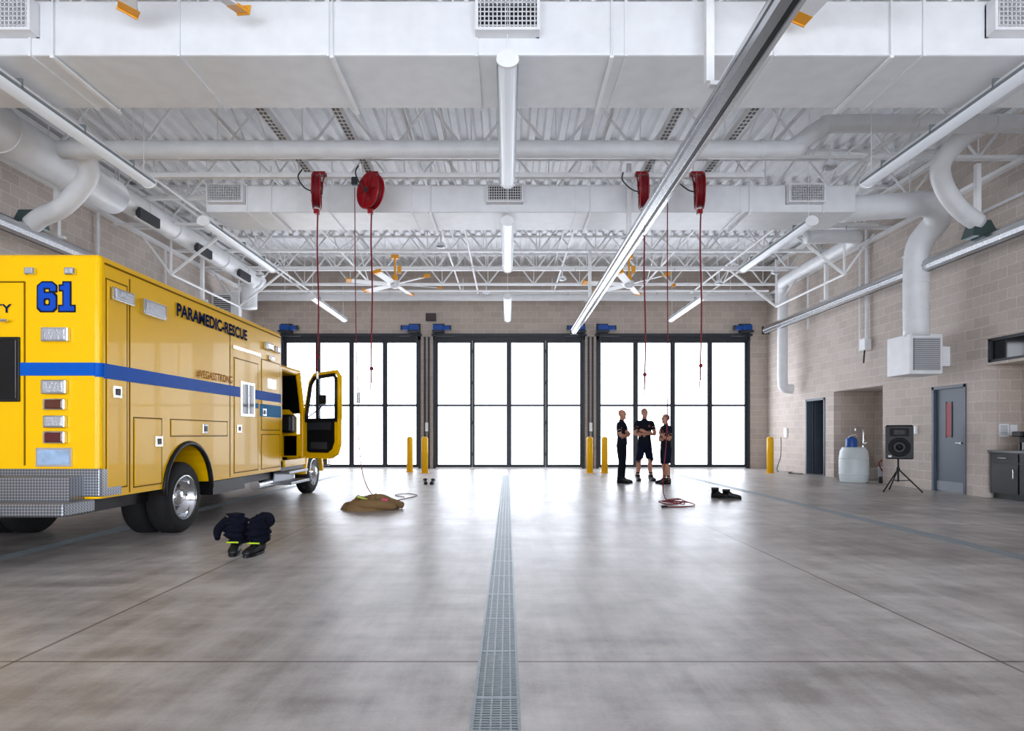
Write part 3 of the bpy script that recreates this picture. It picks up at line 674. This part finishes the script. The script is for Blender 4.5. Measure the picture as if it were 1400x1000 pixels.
b.cyl((-4.99,yr-.05,1.25),(-4.99,yr-.05,1.5),.015,chrome,seg=8)
def ringpoly(outer,inner,m,yy):
    n=len(outer)
    for i in range(n):
        q=[outer[i],outer[(i+1)%n],inner[(i+1)%n],inner[i]]
        b.poly([(p[0],yy,p[1]) for p in q],m)
ox,oz=-4.49,2.38
def oct_(x0,x1,z0,z1,c): return [(ox+x0+c,oz+z0),(ox+x1-c,oz+z0),(ox+x1,oz+z0+c),(ox+x1,oz+z1-c),(ox+x1-c,oz+z1),(ox+x0+c,oz+z1),(ox+x0,oz+z1-c),(ox+x0,oz+z0+c)]
nb=M('number_blue',(12,72,180),.5,spec=.15)
def rect(x0,x1,z0,z1,m,yy): b.poly([(ox+x0,yy,oz+z0),(ox+x1,yy,oz+z0),(ox+x1,yy,oz+z1),(ox+x0,yy,oz+z1)],m)
numk=M('number_outline',(8,18,40),.5,spec=.15)
for g,m,yy in ((.015,numk,yr-.004),(0,nb,yr-.007)):
    ringpoly(oct_(0-g,.17+g,0-g,.17+g,.035),oct_(.055+g,.115-g,.05+g,.12-g,.008),m,yy)
    rect(0-g,.055+g,.1,.23,m,yy+.0005)
    b.poly([(ox+x,yy+.001,oz+z) for x,z in ((0-g,.22),(0-g,.235+g*.6),(.035,.27+g),(.135,.27+g),(.17+g,.235+g*.6),(.17+g,.19-g),(.115-g,.19-g),(.115-g,.22-g),(.055+g,.22-g))],m)
    rect(.245-g,.305+g,0-g,.27+g,m,yy); rect(.205-g,.345+g,0-g,.045+g,m,yy+.0005); rect(.21-g,.25,.2-g,.24+g,m,yy+.0005)
# bumper
b.bb((XA,yr-.01,.6),(XB,yr+.1,.87),plate,bev=.01); b.box(((XA+XB)/2-.02,yr-.22,.52),(2.36,.42,.12),plate,bev=.015); b.bb((XA+.1,yr-.2,.56),(XB-.15,yr,.8),plate)
b.bb((XB-.005,YR+.02,.6),(XB+.006,YR+.32,.86),plate) 
b.bb((-5.0,yr-.23,.62),(-4.78,yr-.2,.78),yel)
b.box((-5.1,yr-.44,.5),(1.2,.03,.07),plate,bev=.01)
# cab
CY0,CY1=10.72,11.9; cz=2.38
b.bb((XA+.08,CY0,.55),(XB-.06,CY1,.72),black)
b.bb((XA+.1,CY0,.7),(XB-.1,CY0+.06,cz),yel)
b.box(((XA+XB)/2,(CY0+CY1)/2-.02,cz),(2.2,1.3,.12),yel,bev=.05,seg=3)
for X in (XA+.12,XB-.12):
    b.bb((X-.05,CY0,.7),(X+.05,CY0+.1,cz),yel)
    b.tube([(X,CY1-.12,cz-.02),(X,CY1+.12,1.65),(X,CY1+.14,1.0),(X,CY1+.14,.6)],.05,yel,seg=8,smooth=2)
b.bb((XA+.07,CY0+.1,.6),(XA+.13,CY1,1.55),yel); b.bb((XA+.09,CY0+.1,1.55),(XA+.11,CY1,cz),glass)
b.poly([(XA+.15,CY1-.1,cz-.03),(XB-.15,CY1-.1,cz-.03),(XB-.15,CY1+.16,1.6),(XA+.15,CY1+.16,1.6)],glass)
for X in (-5.7,-4.5):
    b.box((X,11.2,1.05),(.52,.5,.16),black,bev=.04); b.box((X,10.95,1.45),(.5,.14,.75),black,bev=.05); b.bb((X-.2,11,.7),(X+.2,11.4,1.0),black)
b.box(((XA+XB)/2,11.8,1.4),(2.0,.3,.35),black,bev=.05)
b.bb((XB-.1,CY0+.1,.62),(XB-.02,CY1,.74),yel)
b.box((XB-.08,11.3,.52),(.3,1.0,.05),plate,bev=.008); b.box((XB-.05,11.3,.33),(.3,1.0,.05),plate,bev=.008); b.bb((XB-.22,10.8,.33),(XB-.2,11.8,.6),plate)
b.cyl((XB-.3,10.2,.35),(XB-.3,10.95,.35),.09,chrome)
b.loft([[Vector((x,y,z)) for x,z in ((-5.1-w,.75),(-5.1-w,zt_-.15),(-5.1-w+.15,zt_),(-5.1+w-.15,zt_),(-5.1+w,zt_-.15),(-5.1+w,.75))] for y,w,zt_ in ((CY1+.1,.98,1.68),(12.8,.88,1.6),(13.6,.7,1.45),(13.75,.6,1.3))],yel,sm=False)
b.bb((-4.4,CY1+.1,.75),(-3.96,FW-.5,1.2),yel,bev=.03); b.bb((-6.24,CY1+.1,.75),(-5.8,FW-.5,1.2),yel,bev=.03)
for X,s_ in ((-4.12,1),(-6.08,-1)):
    rings=[]
    for i in range(13):
        a=pi*i/12; r0=.5; r1=.64
        c_=math.cos(a);s2=math.sin(a)
        rings.append([Vector((X+dx_,FW-r*c_,.42+r*s2*1.02)) for dx_,r in ((-.2*s_,r0),(.17*s_,r0),(.17*s_,r1-.04),(.1*s_,r1),(-.2*s_,r1))])
    b.loft(rings,yel,sm=False)
b.box((-5.1,13.85,.65),(2.2,.2,.32),chrome,bev=.04); b.box((-5.1,13.74,1.0),(1.0,.06,.55),chrome,bev=.03)
for X in (-5.8,-4.4): b.cyl((X,13.6,.98),(X,13.8,.98),.12,lampw)
b.tube([(-4.2,12.9,1.55),(-3.95,12.95,1.75),(-3.9,12.95,1.85)],.012,black,seg=8,smooth=2); b.box((-3.9,12.95,1.93),(.16,.05,.2),black,bev=.03)
h=Vector((XB-.02,CY1+.02,0)); ang=math.radians(-32); dx_=Vector((math.cos(ang),math.sin(ang),0)); dn_=Vector((-math.sin(ang),math.cos(ang),0))
def dpt(u,n_,z): return h+dx_*u+dn_*n_+Vector((0,0,z))
low=[(0,.78),(0,1.5),(.93,1.5),(.93,1.0),(.86,.82),(.7,.74),(.1,.74)]
def slab(pl,n0,n1,m):
    n=len(pl); V=[dpt(u,n0,z) for u,z in pl]+[dpt(u,n1,z) for u,z in pl]
    b.add(V,[(i,(i+1)%n,n+(i+1)%n,n+i) for i in range(n)]+[list(range(n))[::-1],list(range(n,2*n))],m)
slab(low,-.03,.06,yel)
ins=[(.1,.88),(.1,1.5),(.84,1.5),(.84,1.06),(.78,.92),(.66,.85),(.16,.85)]
slab(ins,-.05,-.03,black)
slab([(.16,1.28),(.16,1.42),(.76,1.42),(.76,1.28)],-.09,-.05,charcoal); slab([(.24,.92),(.24,1.05),(.66,1.05),(.66,.92)],-.08,-.05,grillm)
fr=[(0,1.48),(.0,1.62),(.14,2.2),(.26,2.33),(.86,2.36),(.93,2.28),(.93,1.48)]
for mm,off,r in ((yel,.01,.045),(black,-.025,.035)):
    P_=[dpt(u*(1 if mm is yel else .88)+(0 if mm is yel else .06),off,z-(0 if mm is yel else .05)) for u,z in fr]
    b.tube(P_,r,mm,seg=8,smooth=0)
slab([(.06,1.5),(.2,2.2),(.3,2.3),(.85,2.31),(.89,2.25),(.89,1.5)],.02,.022,clear)
slab([(.3,1.5),(.3,2.3),(.33,2.3),(.33,1.5)],0,.03,black)
b.finish()

# ------------------------------------------------------------- floor clothes
def ell(c,a,bv,n=16): return [c+a*math.cos(2*pi*i/n)+bv*math.sin(2*pi*i/n) for i in range(n)]
def boot(b,X,Y,rz,m,shaft=.3,s=1.0,sole=black):
    R=Matrix.Rotation(rz,3,'Z')
    def T(p): return Vector((X,Y,0))+R@(Vector(p)*s)
    rings=[]
    for y,w,h0,h1 in ((.11,.025,.02,.08),(.10,.04,.015,.13),(.06,.046,.015,.16),(0,.046,.015,.15),(-.06,.05,.015,.10),(-.13,.052,.015,.085),(-.18,.042,.015,.07),(-.205,.02,.02,.05)):
        rings.append([T((w*math.cos(2*pi*k/14),y,(h0+h1)/2+(h1-h0)/2*math.sin(2*pi*k/14))) for k in range(14)])
    b.loft(rings,m)
    rings=[]
    for z in (0,.025):
        rings.append([T(((.055 if math.sin(t)<0 else .048)*math.cos(t),-.045+.165*math.sin(t),z)) for t in [2*pi*k/20 for k in range(20)]])
    b.loft(rings,sole,sm=False)
    if shaft: 
        rings=[]
        for z,r in ((.08,.055),(.14,.052),(shaft*.7,.055),(shaft,.06)):
            rings.append([T((r*math.cos(2*pi*k/16),.045+r*1.15*math.sin(2*pi*k/16),z)) for k in range(16)])
        b.loft(rings,m)
def heap(b,X,Y,sx,sy,h,m,seed,rz=0,z0=0.0):
    n=56;mr=16;V=[];F=[]
    R=Matrix.Rotation(rz,3,'Z')
    for i in range(mr+1):
        r=i/mr
        for k in range(n):
            a=2*pi*k/n
            rr=r*(1+.22*noise.noise(Vector((math.cos(a)*1.6,math.sin(a)*1.6,seed))))
            x=rr*math.cos(a);y=rr*math.sin(a)
            nz=abs(noise.noise(Vector((x*2.6,y*2.6,seed*3.1)))); n2=noise.noise(Vector((x*6,y*6,seed)))
            z=h*(max(0,1-r**2.6))**.6*(.6+1.0*nz+.25*n2)
            p=R@Vector((x*sx,y*sy,0)); V.append((X+p.x,Y+p.y,z0+max(.001,z)))
    for i in range(mr):
        for k in range(n): F.append((i*n+k,i*n+(k+1)%n,(i+1)*n+(k+1)%n,(i+1)*n+k))
    b.add(V,F,m,True); b.add([V[mr*n+k] for k in range(n)],[list(range(n))],m)
b=B('turnout_coat'); heap(b,-2.2,9.85,.42,.3,.2,khaki,2.3,.1)
b.tube([(-2.5,9.75,.07),(-2.25,9.62,.1),(-1.95,9.62,.09),(-1.78,9.72,.05)],[.06,.08,.075,.05],khaki,seg=14); b.tube([(-2.3,9.95,.12),(-2.05,9.85,.17),(-1.85,9.85,.1),(-1.7,9.95,.05)],[.06,.075,.07,.05],khaki,seg=14)
b.box((-1.93,9.64,.165),(.09,.06,.02),pink,rot=Matrix.Rotation(.5,3,'X')); b.box((-2.3,9.72,.19),(.16,.05,.02),lime,rot=Matrix.Rotation(.3,3,'Y')); b.finish()
b=B('turnout_pants_and_boots')
for X,Y,sd_,rz in ((-2.74,6.2,1.0,.25),(-2.51,6.15,4.0,-.15)):
    boot(b,X,Y,rz,black,.26,1.05)
    rings=[]
    for i in range(23):
        t=i/22; z=.10+.29*t; r0=.078+.04*math.sin(pi*min(1,t*1.05))**.7+.016*math.sin(t*26+sd_)
        ring=[]
        for k in range(28):
            a=2*pi*k/28; r=r0*(1+.35*noise.noise(Vector((math.cos(a)*1.6,math.sin(a)*1.6,t*4+sd_)))+.2*noise.noise(Vector((math.cos(a)*5,math.sin(a)*5,t*9+sd_))))
            ring.append(Vector((X+r*math.cos(a)*1.0+.04*(t-.3)*(1 if sd_>2 else -1),Y+.04+r*math.sin(a),z+.03*noise.noise(Vector((math.cos(a),math.sin(a)+t*2,sd_))))))
        rings.append(ring)
    b.loft(rings,nav)
    b.tube([(X-.06,Y-.08,.12),(X,Y-.1,.125),(X+.06,Y-.08,.12)],.009,lime,seg=6)
b.tube([(-2.84,6.25,.33),(-2.91,6.18,.24),(-2.88,6.1,.16)],[.05,.045,.025],nav,seg=12); b.tube([(-2.47,6.2,.36),(-2.38,6.12,.37),(-2.31,6.04,.34)],[.055,.05,.025],nav,seg=12)
b.tube([(-2.74,6.28,.28),(-2.63,6.25,.22),(-2.52,6.25,.28)],[.06,.05,.06],nav,seg=12); b.finish()
b=B('pair_of_boots'); boot(b,3.93,11.5,.9,black,.19,1.05); boot(b,4.1,11.38,1.25,black,.17,1.05); b.finish()
b=B('pair_of_shoes'); boot(b,-1.98,14.8,.2,black,.14,.9); boot(b,-1.8,14.75,-.1,black,.14,.9); b.finish()

# ------------------------------------------------------------- people
skin=M('skin',(180,130,106),.55,spec=.3); hair=M('short_hair',(60,46,38),.8,spec=.2); tee=M('navy_tshirt',(22,25,35),.9,spec=.1); trous=M('navy_trousers',(20,22,30),.9,spec=.1); shorts=M('navy_shorts',(18,23,40),.9,spec=.1); bootm=M('duty_boot',(16,16,17),.5,spec=.2); eyem=M('eye',(40,30,26),.2); badge=M('chest_print',(120,60,60),.7); lip=M('lips',(140,80,72),.6)
def person(name,X,Y,ht,rz,long_,arms='crossed',lean=0,hairy=False,stance=.12):
    s=ht/1.8; b=B(name)
    def T(r): return [ell(Vector((0,yo,z)),Vector((a,0,0)),Vector((0,c,0)),24) for z,a,c,yo in r]
    b.loft(T([(.84,.12,.09,.01),(.88,.160,.115,.01),(.95,.168,.122,.01),(1.0,.160,.112,0)]),trous if long_ else shorts)
    b.loft(T([(.93,.166,.12,.005),(.97,.170,.124,0),(1.06,.158,.115,-.005),(1.14,.155,.112,-.005),(1.25,.172,.122,0),(1.36,.19,.128,.0),(1.43,.188,.115,.008),(1.485,.14,.09,.012),(1.515,.075,.065,.01)]),tee)
    b.tube([(0,.012,1.48),(0,.0,1.6)],[.06,.055],skin,seg=16,smooth=0)
    hc=Vector((0,-.015,1.685))
    b.loft([ell(Vector((0,yo,z)),Vector((a,0,0)),Vector((0,c,0)),20) for z,a,c,yo in ((1.565,.022,.025,-.075),(1.575,.04,.045,-.055),(1.60,.056,.068,-.035),(1.64,.066,.082,-.018),(1.68,.072,.092,-.008),(1.72,.074,.097,0),(1.755,.068,.09,.005),(1.785,.045,.062,.008),(1.798,.015,.02,.008))],skin)
    if hairy: b.loft([ell(Vector((0,yo,z)),Vector((a,0,0)),Vector((0,c,0)),20) for z,a,c,yo in ((1.66,.074,.06,.045),(1.70,.079,.08,.028),(1.745,.077,.09,.018),(1.775,.064,.082,.012),(1.797,.036,.05,.01),(1.806,.01,.01,.01))],hair)
    b.loft([[hc+Vector((x,y,z)) for x,y,z in ((-.011,-.088,.03),(.011,-.088,.03),(.008,-.08,.035),(-.008,-.08,.035))],[hc+Vector((x,y,z)) for x,y,z in ((-.017,-.105,-.018),(.017,-.105,-.018),(.015,-.08,-.022),(-.015,-.08,-.022))]],skin)
    for sx in (-1,1): b.sph(hc+Vector((sx*.075,.012,-.0)),(.012,.02,.032),skin,seg=10)
    for sx in (-1,1):
        kx=.10*stance/.12; ax=stance
        if long_:
            b.tube([(sx*.085,.01,.92),(sx*.09,.0,.75),(sx*kx,-.01,.5),(sx*(ax-.005),.01,.3),(sx*ax,.02,.1)],[.1,.09,.066,.068,.062],trous,seg=18)
        else:
            b.tube([(sx*.085,.01,.92),(sx*.09,.0,.72),(sx*kx,-.01,.50),(sx*(kx+.002),.02,.36),(sx*ax,.02,.12),(sx*ax,.02,.08)],[.09,.078,.054,.057,.038,.038],skin,seg=18)
            b.tube([(sx*.083,.008,.94),(sx*.09,.0,.78),(sx*(.02+kx*.8),-.005,.56),(sx*(.02+kx*.8),-.005,.53)],[.1,.1,.088,.09],shorts,seg=20)
            b.tube([(sx*ax,.02,.08),(sx*ax,.02,.2)],[.046,.046],bootm,seg=14,smooth=0)
        boot(b,sx*ax,-.02,sx*.12,bootm,.14,1.03,bootm)
    hands=[]
    for sx in (-1,1):
        sh=Vector((sx*.185,.01,1.43))
        if arms=='crossed':
            el=Vector((sx*.245,-.05,1.16)); wr=Vector((sx*-.03,-.185-.02*sx,1.19+.025*sx)); hd=Vector((sx*-.13,-.155-.03*sx,1.225+.03*sx))
        else:
            el=Vector((sx*.235,-.03,1.15)); 
            if sx>0: wr=Vector((.05,-.19,1.3)); hd=Vector((-.0,-.17,1.39))
            else: wr=Vector((.0,-.18,1.13)); hd=Vector((.1,-.17,1.15))
        b.tube([sh+Vector((-sx*.05,0,.01)),sh,sh*.45+el*.55],[.06,.066,.062],tee,seg=16)
        b.tube([sh*.7+el*.3,el,wr],[.05,.043,.029],skin,seg=14,smooth=2)
        hands.append((wr,hd))
    kd=kdtree.KDTree(len(b.V)); own=[0]*len(b.V)
    for f,mi_ in zip(b.F,b.MI):
        for i in f: own[i]=mi_
    for i,v in enumerate(b.V): kd.insert(v,i)
    kd.balance()
    me=bpy.data.meshes.new('tmp'); me.from_pydata(b.V,[],b.F)
    bm=bmesh.new(); bm.from_mesh(me); bmesh.ops.recalc_face_normals(bm,faces=bm.faces[:]); bm.to_mesh(me); bm.free()
    ob=bpy.data.objects.new('tmp',me); bpy.context.scene.collection.objects.link(ob)
    md=ob.modifiers.new('r','REMESH'); md.mode='VOXEL'; md.voxel_size=.009
    sm=ob.modifiers.new('s','SMOOTH'); sm.iterations=3; sm.factor=.5
    dg=bpy.context.evaluated_depsgraph_get(); me2=bpy.data.meshes.new_from_object(ob.evaluated_get(dg))
    c=B(name); c.mats=list(b.mats); c.V=[v.co.copy() for v in me2.vertices]
    ti,si=b.mi(tee),b.mi(trous if long_ else shorts)
    for p in me2.polygons:
        c.F.append(list(p.vertices)); c.SM.append(True); cc=p.center
        k=own[kd.find(cc)[1]]
        if k==si and cc.z>.93 and abs(cc.x)<.2: k=ti
        if k==b.mi(skin) and .55<cc.z<1.0 and not(cc.y<-.14): k=si if (not long_) else k
        c.MI.append(k)
    bpy.data.objects.remove(ob); bpy.data.meshes.remove(me); bpy.data.meshes.remove(me2)
    for wr,hd in hands:
        d=(hd-wr).normalized(); side=d.cross(Vector((0,-1,0))); 
        if side.length<.1: side=Vector((1,0,0))
        side.normalize(); nrm=side.cross(d).normalized()
        if nrm.y<0: nrm=-nrm
        pc=wr+d*.055
        c.loft([[pc+d*t+side*w*math.cos(2*pi*k/12)+nrm*th*math.sin(2*pi*k/12) for k in range(12)] for t,w,th in ((-.06,.024,.02),(-.03,.032,.018),(0,.04,.017),(.035,.041,.015),(.045,.036,.011))],skin)
        for k,L in enumerate((.07,.08,.075,.058)):
            o=pc+d*.035+side*(-.03+.02*k)
            c.tube([o,o+d*L*.5+nrm*.004,o+d*L*.8+nrm*.02,o+d*L*.95+nrm*.04],[.0095,.009,.008,.006],skin,seg=8,smooth=1)
        o=pc-d*.02-side*.03
        c.tube([o,o-side*.025+d*.02,o-side*.03+d*.05],[.012,.01,.008],skin,seg=8,smooth=1)
    for sx in (-1,1):
        c.sph(hc+Vector((sx*.03,-.083,.012)),(.011,.008,.007),eyem,seg=8); c.box(hc+Vector((sx*.03,-.088,.032)),(.032,.006,.006),hair)
    c.box(hc+Vector((0,-.088,-.05)),(.045,.008,.008),lip,bev=.003)
    c.box(Vector((.08,-.128,1.36)),(.05,.008,.06),badge,bev=.003)
    R=Matrix.Rotation(rz,3,'Z'); c.V=[Vector((X,Y,0))+R@(v*s) for v in c.V]
    return c.finish()
person('man_standing_in_trousers',2.8,15.05,1.8,math.radians(62),True,'crossed',hairy=False,stance=.1)
person('man_standing_in_shorts',3.52,15.8,1.86,math.radians(5),False,'crossed',hairy=True,stance=.17)
person('man_standing_in_shorts',3.82,14.85,1.68,math.radians(-75),False,'chin',hairy=True,stance=.1)

# ------------------------------------------------------------- world, camera
w=bpy.data.worlds.new('world'); bpy.context.scene.world=w; w.use_nodes=True
w.node_tree.nodes['Background'].inputs[0].default_value=(.9,.95,1,1); w.node_tree.nodes['Background'].inputs[1].default_value=1.0
cam=bpy.data.cameras.new('camera'); co=bpy.data.objects.new('camera',cam); bpy.context.scene.collection.objects.link(co)
co.location=(0,0,1.2); co.rotation_euler=(pi/2,0,0); cam.sensor_width=36; cam.lens=21.6; cam.shift_x=.0043; cam.shift_y=.0671; cam.clip_start=.05
bpy.context.scene.camera=co
bpy.context.scene.view_settings.view_transform='Standard'
